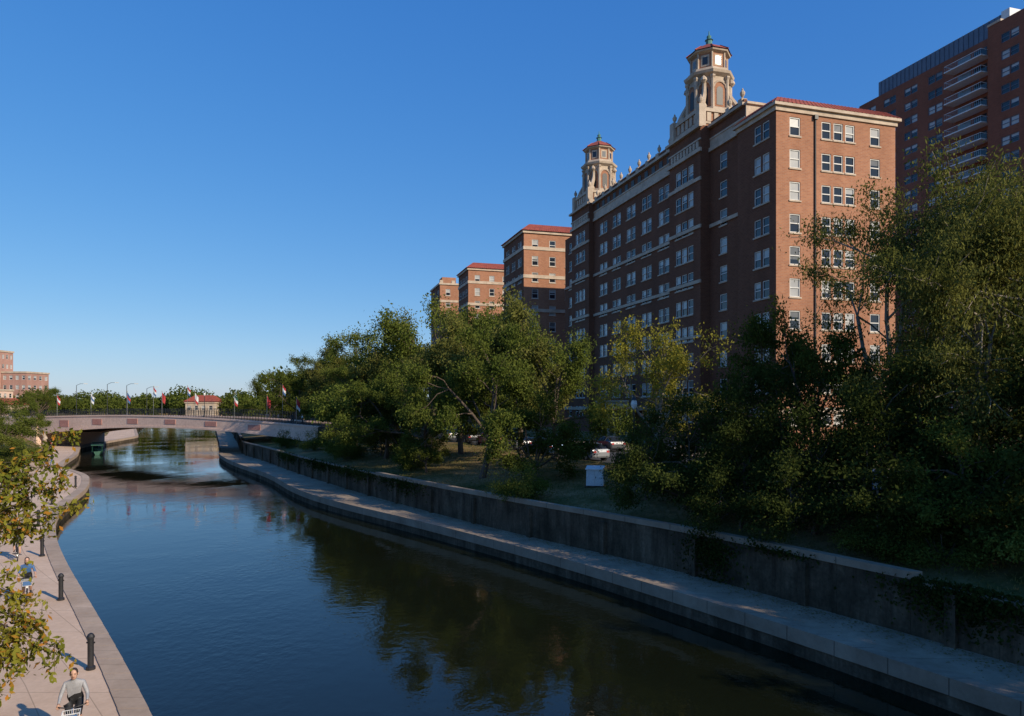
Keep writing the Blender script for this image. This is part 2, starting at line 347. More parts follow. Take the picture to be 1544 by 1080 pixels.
P['w'].poly([(1,54,38.4),(16,54,38.4),(16,60.5,38.4),(1,60.5,38.4)],'dark')
P['w'].poly([(1,6.4,ZT-.5),(16,6.4,ZT-.5),(16,54,ZT-.5),(.6,54,ZT-.5)],'dark')
def band(z0,z1,out,secs=None):
    for y0,y1,x in (secs or ((6.43,13.27,1.0),(13.3-.0,20.5,-.3),(20.53,46.47,.6),(46.5,54,-.3),(54.03,60.5,1.0))):
        if z1>38.3 and y0>54: continue
        e=out if x<0 else 0
        T.box(x-out,x+.03,y0-e,y1+e,z0,z1,'stone')
BT=((13.3,20.5,-.3),(46.5,54,-.3))
band(29.35,29.75,.16); band(22.95,23.35,.15,BT+((20.53,46.47,.6),))
band(34.9,35.3,.16,BT); band(16.6,16.9,.14,BT); band(7.9,8.4,.2); band(38.2,38.65,.25); band(39.6,39.8,.12)
band(ZT-.3,ZT,.4); band(38.65,39.6,.05,((20.53,46.47,.6),(6.43,13.27,1.0)))
for s0,s1 in ((13.3,20.5),(46.5,54)):
    n=9
    for i in range(n): T.box(-.45,-.28,s0+.3+i*(s1-s0-.6)/n,s0+.3+(i+.6)*(s1-s0-.6)/n,38.75,39.5,'stone')
T.box(.95,16.3,6.05,6.42,ZT-.25,ZT,'stone'); T.box(.95,16.1,6.2,6.42,39.4,39.7,'stone')
T.box(.98,9.2,6.3,6.42,39.7,ZT-.25,'stone')
def urn(x,y,z,s=1): T.lathe([(.2*s,0),(.2*s,.1),(.1*s,.2),(.32*s,.5),(.36*s,.75),(.2*s,.95),(.12*s,1.0),(.14*s,1.1),(.03*s,1.25)],(x,y,z),'stone',8)
for i in range(9):
    y=22+i*2.9; T.box(.25,1.05,y-.35,y+.35,ZT+.002,ZT+.6,'stone'); urn(.65,y,ZT+.6,.75)
    if i<8: P['w'].box(.45,.85,y+.38,y+2.5,ZT+.002,ZT+.45,'brick'); T.box(.4,.9,y+.38,y+2.5,ZT+.453,ZT+.55,'stone'); 
for i in range(12): P['g'].box(.535,.56,21.8+i*2.05,22.7+i*2.05,39.85,40.7,'dark')
for y in (7.2,9.6): T.box(.8,1.5,y-.35,y+.35,ZT+.002,ZT+.6,'stone'); urn(1.15,y,ZT+.6,.8)
P['w'].box(.9,1.3,6.6,13,ZT+.004,ZT+.4,'brick')
P['w'].box(7,8.2,10,12,ZT-.4,ZT+1.6,'brick')
def tower(cy):
    cx=3.1; z=ZT-.3
    hw=3.0
    P['w'].box(cx-hw,cx+hw,cy-hw,cy+hw,z,z+2.4,'brick_sun')
    ringtrim(T,cx-hw,cx+hw,cy-hw,cy+hw,z+2.2,z+2.6,.25,'stone'); ringtrim(T,cx-hw,cx+hw,cy-hw,cy+hw,z+.8,z+1.05,.12,'stone')
    T.box(cx-hw,cx+hw,cy-hw,cy+hw,z+2.402,z+2.58,'stone')
    for dx in (-1,1):
        for dy in (-1,1):
            T.box(cx+dx*hw-.45,cx+dx*hw+.45,cy+dy*hw-.45,cy+dy*hw+.45,z+.2,z+2.9,'stone'); urn(cx+dx*hw,cy+dy*hw,z+2.9,.8)
    for s in range(5):
        T.box(cx-hw-.13,cx-hw+.01,cy-2.2+s*.95,cy-1.65+s*.95,z+1.1,z+2.15,'stone'); T.box(cx-2.2+s*.95,cx-1.65+s*.95,cy-hw-.13,cy-hw+.01,z+1.1,z+2.15,'stone')
    z1=z+2.58; r8=math.pi/8
    P['w'].lathe([(2.5,0),(2.45,5.4)],(cx,cy,z1),'stone',8,r8)
    T.lathe([(2.9,0),(2.9,.5),(2.6,.7)],(cx,cy,z1),'stone',8,r8)
    T.lathe([(2.5,4.4),(2.95,4.7),(3.05,5.0),(2.7,5.1),(2.5,5.5)],(cx,cy,z1),'stone',8,r8)
    ap=2.5*math.cos(r8)
    for k in range(8):
        a=k*math.pi/4; d=(math.cos(a),math.sin(a)); t=(-d[1],d[0])
        def Q(s,zz,off): return (cx+d[0]*(ap+off)+t[0]*s,cy+d[1]*(ap+off)+t[1]*s,z1+zz)
        for hw2,zb,off,mt,zt in ((.7,.75,.02,'brick_sun',3.0),(.42,.95,.05,'dark',2.75)):
            pts=[Q(-hw2,zb,off),Q(hw2,zb,off)]+[Q(hw2*math.cos(q*math.pi/8),zt+hw2*math.sin(q*math.pi/8),off) for q in range(9)]
            P['g'].poly(pts,mt)
        for q in range(8):
            b0,b1=q*math.pi/8,(q+1)*math.pi/8
            T.tube(Q(.78*math.cos(b0),3.0+.78*math.sin(b0),.05),Q(.78*math.cos(b1),3.0+.78*math.sin(b1),.05),.11,.11,'stone',5,False)
        a2=a+r8; c=(cx+2.57*math.cos(a2),cy+2.57*math.sin(a2))
        T.tube((c[0],c[1],z1+.5),(c[0],c[1],z1+4.4),.24,.2,'stone',7); T.lathe([(.2,0),(.36,.25),(.34,.4)],(c[0],c[1],z1+4.0),'stone',6)
        if k%2==0:
            a3=a+r8*2; dx,dy=math.cos(a3),math.sin(a3); prev=None
            for q in range(9):
                u=q/8; rr=2.45+1.2*(1-u)**2+.15*math.sin(u*6.3); zz=z1+.2+3.4*u
                p=(cx+dx*rr,cy+dy*rr,zz)
                if prev: T.tube(prev,p,.38-.1*u,.37-.1*u,'stone',6)
                prev=p
            T.lathe([(.35,-.3),(.5,0),(.35,.35),(.1,.5)],(cx+dx*3.2,cy+dy*3.2,z1+.5),'stone',8)
            T.lathe([(.12,-.3),(.42,0),(.34,.3),(.06,.6)],(cx+dx*2.7,cy+dy*2.7,z1+3.8),'stone',8)
    z2=z1+5.4
    P['w'].lathe([(2.15,0),(2.15,2.2)],(cx,cy,z2),'brick_sun',8,r8); ap2=2.15*math.cos(r8)
    for k in range(8):
        a=k*math.pi/4; d=(math.cos(a),math.sin(a)); t=(-d[1],d[0])
        def Q(s,zz,off): return (cx+d[0]*(ap2+off)+t[0]*s,cy+d[1]*(ap2+off)+t[1]*s,z2+zz)
        P['g'].poly([Q(-.5,.4,.015),Q(.5,.4,.015),Q(.5,1.75,.015),Q(-.5,1.75,.015)],'stone')
        P['g'].poly([Q(-.3,.6,.04),Q(.3,.6,.04),Q(.3,1.5,.04),Q(-.3,1.5,.04)],'glass' if k%2 else 'curtain')
        a2=a+r8; T.tube((cx+2.17*math.cos(a2),cy+2.17*math.sin(a2),z2),(cx+2.17*math.cos(a2),cy+2.17*math.sin(a2),z2+2.1),.13,.13,'stone',6)
    T.lathe([(2.15,1.95),(2.55,2.12),(2.62,2.3),(2.3,2.34)],(cx,cy,z2),'stone',8,r8)
    RF.lathe([(2.75,2.35),(1.6,3.15),(.5,3.75),(.3,3.8)],(cx,cy,z2),'tile',8,r8)
    for k in range(8):
        a2=k*math.pi/4+r8; RF.tube((cx+2.75*math.cos(a2),cy+2.75*math.sin(a2),z2+2.4),(cx+1.6*math.cos(a2),cy+1.6*math.sin(a2),z2+3.18),.08,.06,'tile',5)
    RF.lathe([(.4,3.6),(.38,4.3),(.52,4.38),(.24,4.55),(.3,4.85),(.08,5.05),(.05,5.5)],(cx,cy,z2),'copper',8)
tower(16.9); tower(50.2)
T.box(-2.6,.6,28,39,8.0,8.5,'stone')
for i in range(6): T.tube((-2.3,28.4+i*2.05,ZG),(-2.3,28.4+i*2.05,8.0),.22,.18,'stone',8)
for i in range(34): T.lathe([(.06,0),(.1,.2),(.05,.45),(.07,.7)],(-2.4,28.2+i*.32,8.5),'stone',5)
T.box(-2.55,-2.25,28,39,9.2,9.35,'stone')
P['w'].box(6,11,30,36,ZT-.4,ZT+2.6,'brick')
RF.obj('tile_roof',E)
finish(P,E)

# ------------------------------------------------------------ neighbouring brick buildings
def block(name,u0,v0,lu,lv,zt,wall,cols,red=True,rows=10,bands=(),sp=3.2):
    e=empty(name,(OX,OY,0),RZ); P=mkparts(); rf=MB()
    rw=[zt-2.6-sp*i for i in range(rows)]
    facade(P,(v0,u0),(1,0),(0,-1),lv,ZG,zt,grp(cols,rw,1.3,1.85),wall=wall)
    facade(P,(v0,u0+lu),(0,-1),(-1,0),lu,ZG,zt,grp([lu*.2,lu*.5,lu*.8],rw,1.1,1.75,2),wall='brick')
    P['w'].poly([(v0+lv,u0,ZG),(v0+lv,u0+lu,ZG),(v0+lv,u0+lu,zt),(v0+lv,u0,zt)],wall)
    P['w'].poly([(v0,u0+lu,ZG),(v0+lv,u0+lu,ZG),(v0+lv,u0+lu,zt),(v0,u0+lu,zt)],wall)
    T=P['t']; ringtrim(T,v0,v0+lv,u0,u0+lu,zt-.5,zt,.3,'stone')
    for z in bands: ringtrim(T,v0,v0+lv,u0,u0+lu,z,z+.65,.15,'stone')
    if red: hip(rf,v0,v0+lv,u0,u0+lu,zt+.004,1.7,.6,'tile',.75)
    else:
        rf.poly([(v0,u0,zt-.3),(v0+lv,u0,zt-.3),(v0+lv,u0+lu,zt-.3),(v0,u0+lu,zt-.3)],'dark')
        for i in range(6): rf.box(v0+i*lv/6,v0+i*lv/6+.9,u0-.1,u0+.5,zt+.002,zt+.8,'stone')
        rf.box(v0+1,v0+5,u0+2,u0+6,zt-.2,zt+2,wall)
    rf.obj('roof',e); finish(P,e)
block('brick_apartment_block',71.9,-3.2,14,14,42.6,'brick_sun',[2.3,5.9,9.2,12],bands=(38.9,33.4,26.8))
block('brick_apartment_block',111,-5.1,11,14,42.4,'brick_sun',[2.3,6,9.4,12.4],bands=(38.6,33.2))
block('brick_apartment_block',137.8,-7,14,20,43.0,'brick_sun',[2.3,6,9.4,14],red=False,bands=(37.6,))
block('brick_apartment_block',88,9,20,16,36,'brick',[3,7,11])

# ------------------------------------------------------------ high-rise
E=empty('high_rise_apartment_tower',(OX,OY,0),RZ); P=mkparts(); T=P['t']
hr=[70.4-2.9*i for i in range(22)]
facade(P,(70,65),(0,-1),(-1,0),31,ZG,72.6,grp([3,8.2,13.4,19.0],hr,1.5,1.5,2,.1),wall='hbrick',sill=None,frame='slate')
facade(P,(68.4,34),(0,-1),(-1,0),34,ZG,73.5,grp([4,9,14,20,26],hr,1.5,1.5,2,.1),wall='hbrick',sill=None,frame='slate')
facade(P,(68.4,0),(1,0),(0,-1),22,ZG,73.5,grp([4,9,14,19],hr,1.5,1.5,2,.1),wall='hbrick',sill=None)
P['w'].poly([(90.4,0,ZG),(90.4,65,ZG),(90.4,65,73),(90.4,0,73)],'hbrick')
P['w'].poly([(70,65,ZG),(90.4,65,ZG),(90.4,65,72.6),(70,65,72.6)],'hbrick'); P['w'].poly([(68.4,34,ZG),(70,34,ZG),(70,34,73.5),(68.4,34,73.5)],'hbrick')
P['w'].poly([(68.4,0,73.4),(90.4,0,73.4),(90.4,34,73.4),(68.4,34,73.4)],'dark'); P['w'].poly([(70,34,72.5),(90.4,34,72.5),(90.4,65,72.5),(70,65,72.5)],'dark')
P['w'].box(70.3,89,33,60,72.61,75.6,'slate'); T.box(70.2,89.1,31.5,33,72.61,76.0,'white'); T.box(68.3,90.5,31.6,34.1,73.5,73.9,'stone')
for i in range(27): P['w'].box(70.2,70.29,33.3+i,33.38+i,72.7,75.6,'slate')
for z in hr:
    T.box(67.6,70.0,34.6,42,z-1.35,z-1.15,'white')
    P['f'].box(67.62,67.68,34.65,41.95,z-.22,z-.15,'white'); P['f'].box(67.64,70,34.65,34.7,z-.22,z-.15,'white'); P['f'].box(67.64,70,41.9,41.95,z-.22,z-.15,'white')
    for q in range(19): P['f'].box(67.63,67.66,34.7+q*.4,34.73+q*.4,z-1.15,z-.22,'chrome')
    P['g'].poly([(69.97,35.5,z-1.1),(69.97,38,z-1.1),(69.97,38,z+.9),(69.97,35.5,z+.9)],'glass'); P['g'].poly([(69.97,38.6,z-1.1),(69.97,41.2,z-1.1),(69.97,41.2,z+.9),(69.97,38.6,z+.9)],'curtain')
finish(P,E)

# ------------------------------------------------------------ trees
def leaf_np(C,size,rng,droop=.35,asp=.42):
    n=len(C); a=rng.normal(size=(n,3)); a[:,2]-=droop*1.5; a/=np.linalg.norm(a,axis=1)[:,None]
    b=np.cross(a,rng.normal(size=(n,3))); b/=np.linalg.norm(b,axis=1)[:,None]+1e-9
    L=size*rng.uniform(.6,1.35,size=(n,1)); w=L*asp*.5
    V=np.empty((n,4,3)); V[:,0]=C; V[:,1]=C+a*L*.5+b*w; V[:,2]=C+a*L; V[:,3]=C+a*L*.5-b*w
    return V.reshape(-1,3)
def leafmesh(name,C,size,rng,mat,droop=.35,asp=.42):
    V=leaf_np(np.asarray(C),size,rng,droop,asp).astype(np.float32); n=len(V)//4
    me=bpy.data.meshes.new(name); me.vertices.add(4*n); me.vertices.foreach_set('co',V.ravel())
    me.loops.add(4*n); me.loops.foreach_set('vertex_index',np.arange(4*n,dtype=np.int32))
    me.polygons.add(n); me.polygons.foreach_set('loop_start',np.arange(0,4*n,4,dtype=np.int32))
    try: me.polygons.foreach_set('loop_total',np.full(n,4,dtype=np.int32))
    except Exception: pass
    me.materials.append(mat); me.update(calc_edges=True); me.validate(); return me
def tree_meshes(name,seed,H,leaf,cap,mat,bark,sig=.42,limbs=5,spread=1.0,trunk=.2,droop=.3,stems=1,sparse=0.0,asp=.5):
    rng=np.random.default_rng(seed); mb=MB(); tips=[]
    def grow(p,d,L,r,lvl):
        n=4 if lvl<2 else 3
        for i in range(n):
            d=d+rng.normal(size=3)*(.13 if lvl<2 else .2); 
            if lvl==0: d[2]+=.2
            elif lvl>=2: d[2]-=.04*droop*3
            else: d[2]+=.07
            d=d/np.linalg.norm(d); q=p+d*L/n; r2=r*(.88 if lvl else .93)
            if r>.012: mb.tube(p,q,r,r2,bark,7 if lvl<2 else 4,False)
            p,r=q,r2
            if lvl>=3: tips.append((p.copy(),L))
            elif lvl>0 and i>=1:
                for _ in range(2 if lvl==2 and i==n-1 else 1): kid(p,d,L,r,lvl)
        if lvl<3:
            if lvl==0:
                for k in range(limbs):
                    az=2*math.pi*(k+rng.uniform(-.3,.3))/limbs; tilt=R(rng.uniform(22,66))*spread
                    if k==0: tilt=R(12)
                    v=np.array([math.cos(az)*math.sin(tilt),math.sin(az)*math.sin(tilt),math.cos(tilt)])
                    grow(p,v,H*.34*rng.uniform(.75,1.15),r*.6,1)
            else:
                for _ in range(2): kid(p,d,L,r,lvl)
    def kid(p,d,L,r,lvl):
        v=d+rng.normal(size=3)*.62; 
        if p[2]<H*.35: v[2]=abs(v[2])*.2-.1
        v/=np.linalg.norm(v)
        grow(p,v,L*rng.uniform(.45,.72),r*.55,lvl+1)
    for s in range(stems):
        a=2*math.pi*s/max(1,stems); off=np.array([math.cos(a),math.sin(a),0])*(.0 if stems==1 else .04*H)
        dd=np.array([0,0,1.])+ (off*.2 if stems>1 else 0)
        grow(off,dd,H*trunk,H*.022/ (1 if stems==1 else 1.6),0)
    T=np.array([t[0] for t in tips]); 
    if sparse: T=T[rng.random(len(T))>sparse]
    per=cap/len(T)
    cnt=rng.integers(int(per*.15),int(per*1.85)+2,len(T)); C=np.repeat(T,cnt,axis=0)
    sg=sig*rng.uniform(.6,1.3,(len(T),1)); C=C+rng.normal(size=C.shape)*np.repeat(sg,cnt,axis=0)*np.array([1,1,.75])
    C=C[C[:,2]>.1]
    top=C[:,2].max(); k=H/top
    me=leafmesh(name+'_leaves',C*k,leaf,rng,mat,droop,asp)
    mb.v=[(x*k,y*k,z*k) for x,y,z in mb.v]
    tr=mb.obj(name+'_trunk',smooth=True); tm=tr.data; bpy.data.objects.remove(tr)
    return tm,me,H,1
V={}
V['elmA']=tree_meshes('elmA',3,15,.27,32000,M['leafA'],'bark',sig=.38)
V['elmB']=tree_meshes('elmB',11,15,.27,32000,M['leafB'],'bark',sig=.38)
V['elmC']=tree_meshes('elmC',23,15,.27,32000,M['leafA'],'bark',limbs=6,sig=.38)
V['willow']=tree_meshes('willow',31,17,.21,54000,M['leafB'],'barkpale',sig=.42,limbs=6,droop=.7,trunk=.16,asp=.38)
V['small']=tree_meshes('small',5,6.5,.16,15000,M['leafA'],'bark',sig=.22,limbs=6,trunk=.14,spread=1.1)
V['dark']=tree_meshes('dark',8,8,.18,17000,M['leafD'],'bark',sig=.3,limbs=6,trunk=.10,spread=1.15)
V['yellow']=tree_meshes('yellow',14,11,.2,14000,M['leafY'],'barkpale',sig=.3,limbs=5,sparse=.3)
V['shrub']=tree_meshes('shrub',6,3,.12,9000,M['leafA'],'bark',sig=.17,limbs=6,trunk=.05,stems=3,spread=1.1)
def put(kind,name,x,y,H,z=None,w=.85,rot=None):
    tm,me,h,r=V[kind]; s=H/h; z=bank_z(x,y)-.1 if z is None else z
    e=empty(name,(x,y,z),random.uniform(0,6.28) if rot is None else rot,(s*w,s*w,s)); child('trunk_and_limbs',tm,e); child('foliage',me,e); return e
put('elmC','deciduous_tree',-52,152,12,4.3); put('elmA','deciduous_tree',-42,137,15,4.3); put('elmB','deciduous_tree',-34,131,17,4.3); put('elmC','deciduous_tree',-47,160,14,4.3)
put('elmC','deciduous_tree',-27,122,16.5,4.3); put('elmA','deciduous_tree',-19.4,99,16); put('elmB','deciduous_tree',-14.7,90,17.5); put('elmC','deciduous_tree',-9.3,80,18.3,w=.95)
put('elmB','deciduous_tree',-5,70,15); put('elmA','deciduous_tree',-2.3,54,12.5); put('elmB','deciduous_tree',.8,62,15.2); put('elmA','deciduous_tree',-12,84,12)
# lower infill of the same grove
put('elmA','deciduous_tree',-13,73,11,w=.95); put('elmC','deciduous_tree',-8.5,66,10.5,w=.95); put('elmC','deciduous_tree',3.6,58,12.2,4.3,w=.7); put('elmA','deciduous_tree',-20,91,11,w=1); put('elmB','deciduous_tree',-26,107,13,4.3,w=.9)
put('small','deciduous_tree',1.6,50,7.0,w=1.05); put('shrub','shrub',.5,44.6,3.0); put('small','deciduous_tree',-7.2,60,5.6); put('dark','deciduous_tree',-11,70,6)
put('dark','deciduous_tree',-14,76,6.5); put('shrub','shrub',-17.5,75,3.4); put('shrub','shrub',-20,82,3.4); put('shrub','shrub',-25,90,3.2); put('shrub','shrub',-31,98,3); put('shrub','shrub',-9,63,2.6)
put('yellow','yellowing_tree',9.9,48,11,w=.8)
put('dark','deciduous_tree',7.8,41,5.8,w=.8); put('dark','deciduous_tree',9.3,38,6.8,w=.9); put('dark','deciduous_tree',11.4,36.5,7.4,w=.95); put('dark','deciduous_tree',13.4,36,8.0,w=.95); put('elmC','deciduous_tree',15.8,37,10.8,w=.72)
put('dark','deciduous_tree',10.8,33.6,5.4,w=.95); put('dark','deciduous_tree',13.3,31.3,6.2,w=1); put('dark','deciduous_tree',15.4,30,6.6,w=1)
put('willow','deciduous_tree',20.2,37,17.0,w=.74); put('willow','deciduous_tree',21.6,32.5,14.8,w=.8); put('willow','deciduous_tree',24.6,31.5,17.8,w=.85)
put('dark','deciduous_tree',17.8,31,8.0,w=1); put('small','deciduous_tree',17.4,27,5.4,w=1); put('shrub','shrub',18.2,24.2,3.0,w=1.1); put('dark','deciduous_tree',20,26.5,8,w=1.1); put('shrub','shrub',14.4,27.6,2.0,w=1.2); put('shrub','shrub',15.8,26.0,2.2,w=1.2); put('dark','deciduous_tree',22.5,28,9,w=1)
for x,y,h in ((20.5,17.5,6),(24,13.5,8),(23,20,8.5),(28,9,9),(27.5,14,12),(33,4,11),(29,20,11),(38,-2,13)): put('elmA','deciduous_tree',x,y,h)
for x,y,h in ((36,54,12),(43,51,15),(50,50,15)): put('elmC','deciduous_tree',x,y,h,4.4)
put('small','deciduous_tree',-61,84,6.8,3.0,1.3); put('shrub','shrub',-62.5,89,2.8,1.2,1.5); put('shrub','shrub',-67,97,2.8,1.5,1.6); put('small','deciduous_tree',-80,118,6,3.5); put('elmC','deciduous_tree',-100,150,8,5); put('small','deciduous_tree',-72,100,6,4)
put('elmB','deciduous_tree',-110,140,8,5)
put('elmA','deciduous_tree',-140,215,9,5,w=1.2); put('elmB','deciduous_tree',-150,222,8,5,w=1.2)
def near_tree():
    rng=np.random.default_rng(77); mb=MB(); base=np.array([-14.6,15.0,1.0]); top=np.array([-14.2,15.2,4.2])
    mb.tube(base,top,.22,.17,'bark',9)
    tips=[(-10.0,16,8.05),(-9.75,15.5,7.15),(-10.35,15.0,6.3),(-9.2,14.6,6.75),(-10.2,14.4,5.4),(-9.35,14.2,4.45),(-8.9,13.9,4.05),(-10.0,14.5,3.75),(-10.1,13.6,4.6),(-10.6,15.5,4.6),(-9.75,13.2,3.5),(-11,16,7.6),(-11.5,14,6),(-12,15,8.3),(-12.5,17,6.5),(-13,13,5),(-15,12,6),(-17,15,7),(-15,18,7.5),(-16,17,5),(-10.9,16,6.9),(-10.5,13.4,5.2),(-10.9,14.6,3.3),(-10.4,13.9,4.0),(-9.9,13.9,4.3),(-9.6,13.6,3.9),(-10.2,13.6,3.4),(-10.1,15.2,7.5),(-10.6,15.0,7.0)]
    C=[]
    for t in tips:
        t=np.array(t); mid=(top+t)/2+np.array([0,0,.5])+rng.normal(size=3)*.2; prev=top; r=.07
        pts=[]
        for i in range(1,13):
            u=i/12; p=(1-u)**2*top+2*u*(1-u)*mid+u*u*t+rng.normal(size=3)*.03; mb.tube(prev,p,r,r*.84,'bark',5,False); r=max(.006,r*.84); prev=p; pts.append(p)
        for p in pts[6:]:
            for k in range(5):
                d=rng.normal(size=3); d/=np.linalg.norm(d); q=p+d*rng.uniform(.15,.5); q[2]-=.08; mb.tube(p,q,.006,.003,'bark',3,False)
                for w in range(18): C.append(p+(q-p)*rng.uniform(.2,1.15)+rng.normal(size=3)*.06)
    e=empty('deciduous_tree',(0,0,0)); mb.obj('trunk_and_limbs',e,True); child('foliage',leafmesh('near_leaves',C,.13,rng,M['leafF'],.5,.5),e)
near_tree()
rng=np.random.default_rng(5); C=[]
for i in range(170):
    y=rng.uniform(250,420); x=rng.uniform(-.72,-.34)*y; h=rng.uniform(4,8)+(rng.random()<.35)*rng.uniform(1,5)
    n=480; d=rng.normal(size=(n,3)); d/=np.linalg.norm(d,axis=1)[:,None]; rr=rng.uniform(.6,1.0,(n,1))
    C.append(np.array([x,y,5+h*.5])+d*rr*np.array([h*.5,h*.5,h*.5])+rng.normal(size=(n,3))*.3)
for i in range(60):
    y=rng.uniform(165,250); x=rng.uniform(-.30,-.12)*y-5; h=rng.uniform(9,14)
    n=600; d=rng.normal(size=(n,3)); d/=np.linalg.norm(d,axis=1)[:,None]; rr=rng.uniform(.6,1.0,(n,1))
    C.append(np.array([x,y,5+h*.5])+d*rr*np.array([h*.4,h*.4,h*.5])+rng.normal(size=(n,3))*.4)
o=bpy.data.objects.new('distant_trees',leafmesh('distant_leaves',np.vstack(C),.9,rng,M['leafA'],.2,.7)); sc.collection.objects.link(o)
C=[]
for i in range(36000):
    y=rng.uniform(18,80); w=WA(y); k=KE(y); x=w+.4+(k-w-.6)*rng.random()
    C.append((x,y,bank_z(x,y)))
C=np.array(C)
me=leafmesh('blades',C,.13,rng,M['grassblade'],-1.2,.2); o=bpy.data.objects.new('grass_tufts',me); sc.collection.objects.link(o)
C=[]
for yc,ln,dr,n in ((32,1.2,1.9,2600),(22.9,2.0,1.2,3600),(29,1.5,.3,500),(56,3,1.0,1800),(65,5,.8,3500),(74,5,.9,3500),(86,5,1,3000),(20.5,.8,1.2,900)):
    for i in range(n):
        y=yc+rng.normal()*ln*.5; t=abs(rng.normal())*.5; C.append((WA(y)-.28+rng.normal()*.1+ (.4*rng.random() if t<.15 else 0),y,3.0-t*dr-.1*rng.random()))
o=bpy.data.objects.new('ivy',leafmesh('ivy_leaves',C,.13,rng,M['leafD'],.4,.7)); sc.collection.objects.link(o)
C=[]
for i in range(6000):
    y=rng.uniform(15,70); x=WA(y)-.25-abs(rng.normal())*.8; 
    if x>RE(y)+.6: C.append((x,y,.915))
me=leafmesh('litter',C,.09,rng,M['grassblade'],0,.6)
co=np.empty(len(me.vertices)*3,dtype=np.float32); me.vertices.foreach_get('co',co); co=co.reshape(-1,3); co[:,2]=.912+(co[:,2]-.912)*.12; co[:,2]=np.maximum(co[:,2],.906); me.vertices.foreach_set('co',co.ravel())
o=bpy.data.objects.new('fallen_leaves',me); sc.collection.objects.link(o)

# ------------------------------------------------------------ far arched bridge
E=empty('arched_road_bridge'); B=MB(); RL=MB()
PL=np.array([-90.,135.]); PR=np.array([-28.5,105.]); Lb=np.linalg.norm(PR-PL); e_=(PR-PL)/Lb; n_=np.array([-e_[1],e_[0]])
if n_[1]<0: n_=-n_
def BP(s,off,z): p=PL+e_*s+n_*off; return (p[0],p[1],z)
def ztop(s): u=s/Lb; return 5.35+.95*(1-u)*1.0+1.15*math.sin(math.pi*min(1,max(0,u)))*.75 if 0<=u<=1 else (6.3 if u<0 else 5.35)
def zbot(s): u=min(1,max(0,s/Lb)); return 2.9+1.95*math.sin(math.pi*u)**.75
WD=13
nS=48
for i in range(nS):
    a,b=Lb*i/nS,Lb*(i+1)/nS
    for o0,o1 in ((0,.5),(WD-.5,WD)):
        B.hexa([BP(a,o0,zbot(a)),BP(b,o0,zbot(b)),BP(b,o1,zbot(b)),BP(a,o1,zbot(a)),BP(a,o0,ztop(a)),BP(b,o0,ztop(b)),BP(b,o1,ztop(b)),BP(a,o1,ztop(a))],'pinkstone')
    B.hexa([BP(a,.5,zbot(a)+.3),BP(b,.5,zbot(b)+.3),BP(b,WD-.5,zbot(b)+.3),BP(a,WD-.5,zbot(a)+.3),BP(a,.5,ztop(a)-.25),BP(b,.5,ztop(b)-.25),BP(b,WD-.5,ztop(b)-.25),BP(a,WD-.5,ztop(a)-.25)],'conc')
    B.hexa([BP(a,-.1,ztop(a)-.02),BP(b,-.1,ztop(b)-.02),BP(b,.62,ztop(b)-.02),BP(a,.62,ztop(a)-.02),BP(a,-.1,ztop(a)+.22),BP(b,-.1,ztop(b)+.22),BP(b,.62,ztop(b)+.22),BP(a,.62,ztop(a)+.22)],'pinkstone')
    B.hexa([BP(a,-.1,zbot(a)),BP(b,-.1,zbot(b)),BP(b,.01,zbot(b)),BP(a,.01,zbot(a)),BP(a,-.1,zbot(a)+.28),BP(b,-.1,zbot(b)+.28),BP(b,.01,zbot(b)+.28),BP(a,.01,zbot(a)+.28)],'pinkstone')
for s in (8,17.5,27,36.5,46,55.5): 
    z=(ztop(s)+zbot(s)+.25)/2; h=(ztop(s)-zbot(s))*.22
    B.hexa([BP(s-1.3,-.06,z-h),BP(s+1.3,-.06,z-h),BP(s+1.3,.01,z-h),BP(s-1.3,.01,z-h),BP(s-1.3,-.06,z+h),BP(s+1.3,-.06,z+h),BP(s+1.3,.01,z+h),BP(s-1.3,.01,z+h)],'pinkpanel')
def apr(s0,s1,za,zb,zlo,mat): B.hexa([BP(s0,-.3,zlo),BP(s1,-.3,zlo),BP(s1,WD+.3,zlo),BP(s0,WD+.3,zlo),BP(s0,-.3,za),BP(s1,-.3,zb),BP(s1,WD+.3,zb),BP(s0,WD+.3,za)],mat)
apr(-40,-.02,6.1,6.3,-1,'pinkstone'); apr(Lb+.02,Lb+3,5.45,5.35,0,'conc'); apr(Lb+3.02,Lb+14,5.3,4.4,0,'conc')
for off in (.2,WD-.2):
    s=-38
    while s<Lb+12:
        z=ztop(s)+.2 if 0<=s<=Lb else (6.3 if s<0 else 5.35-.08*(s-Lb)); z2=(ztop(s+.6)+.2 if 0<=s+.6<=Lb else (6.3 if s<0 else 5.35-.08*(s+.6-Lb)))
        RL.tube(BP(s,off,z-.1),BP(s,off,z+1.15),.04,.04,'dark',4)
        for hh in (.2,.45,.72,.95,1.12): RL.tube(BP(s,off,z+hh),BP(s+.6,off,z2+hh),.026,.026,'dark',4,False)
        s+=.6
B.obj('arch_and_deck',E); RL.obj('railing',E)
for i in range(9):
    y=112+i*4.5
    mb=MB(); x=LI(y)+1.0; mb.box(x-.25,x+.25,y-.25,y+.25,.9,1.1,'stone'); mb.tube((x,y,1.1),(x,y,3.1),.16,.13,'stone',8); mb.lathe([(.15,0),(.28,.2),(.28,.35),(.1,.5)],(x,y,3.0),'stone',8); mb.obj('stone_post')
mb=MB(); sec=[(-2.6,.55,.5),(-1.6,.85,.42),(0,.95,.4),(1.4,.75,.45),(2.5,.08,.65)]
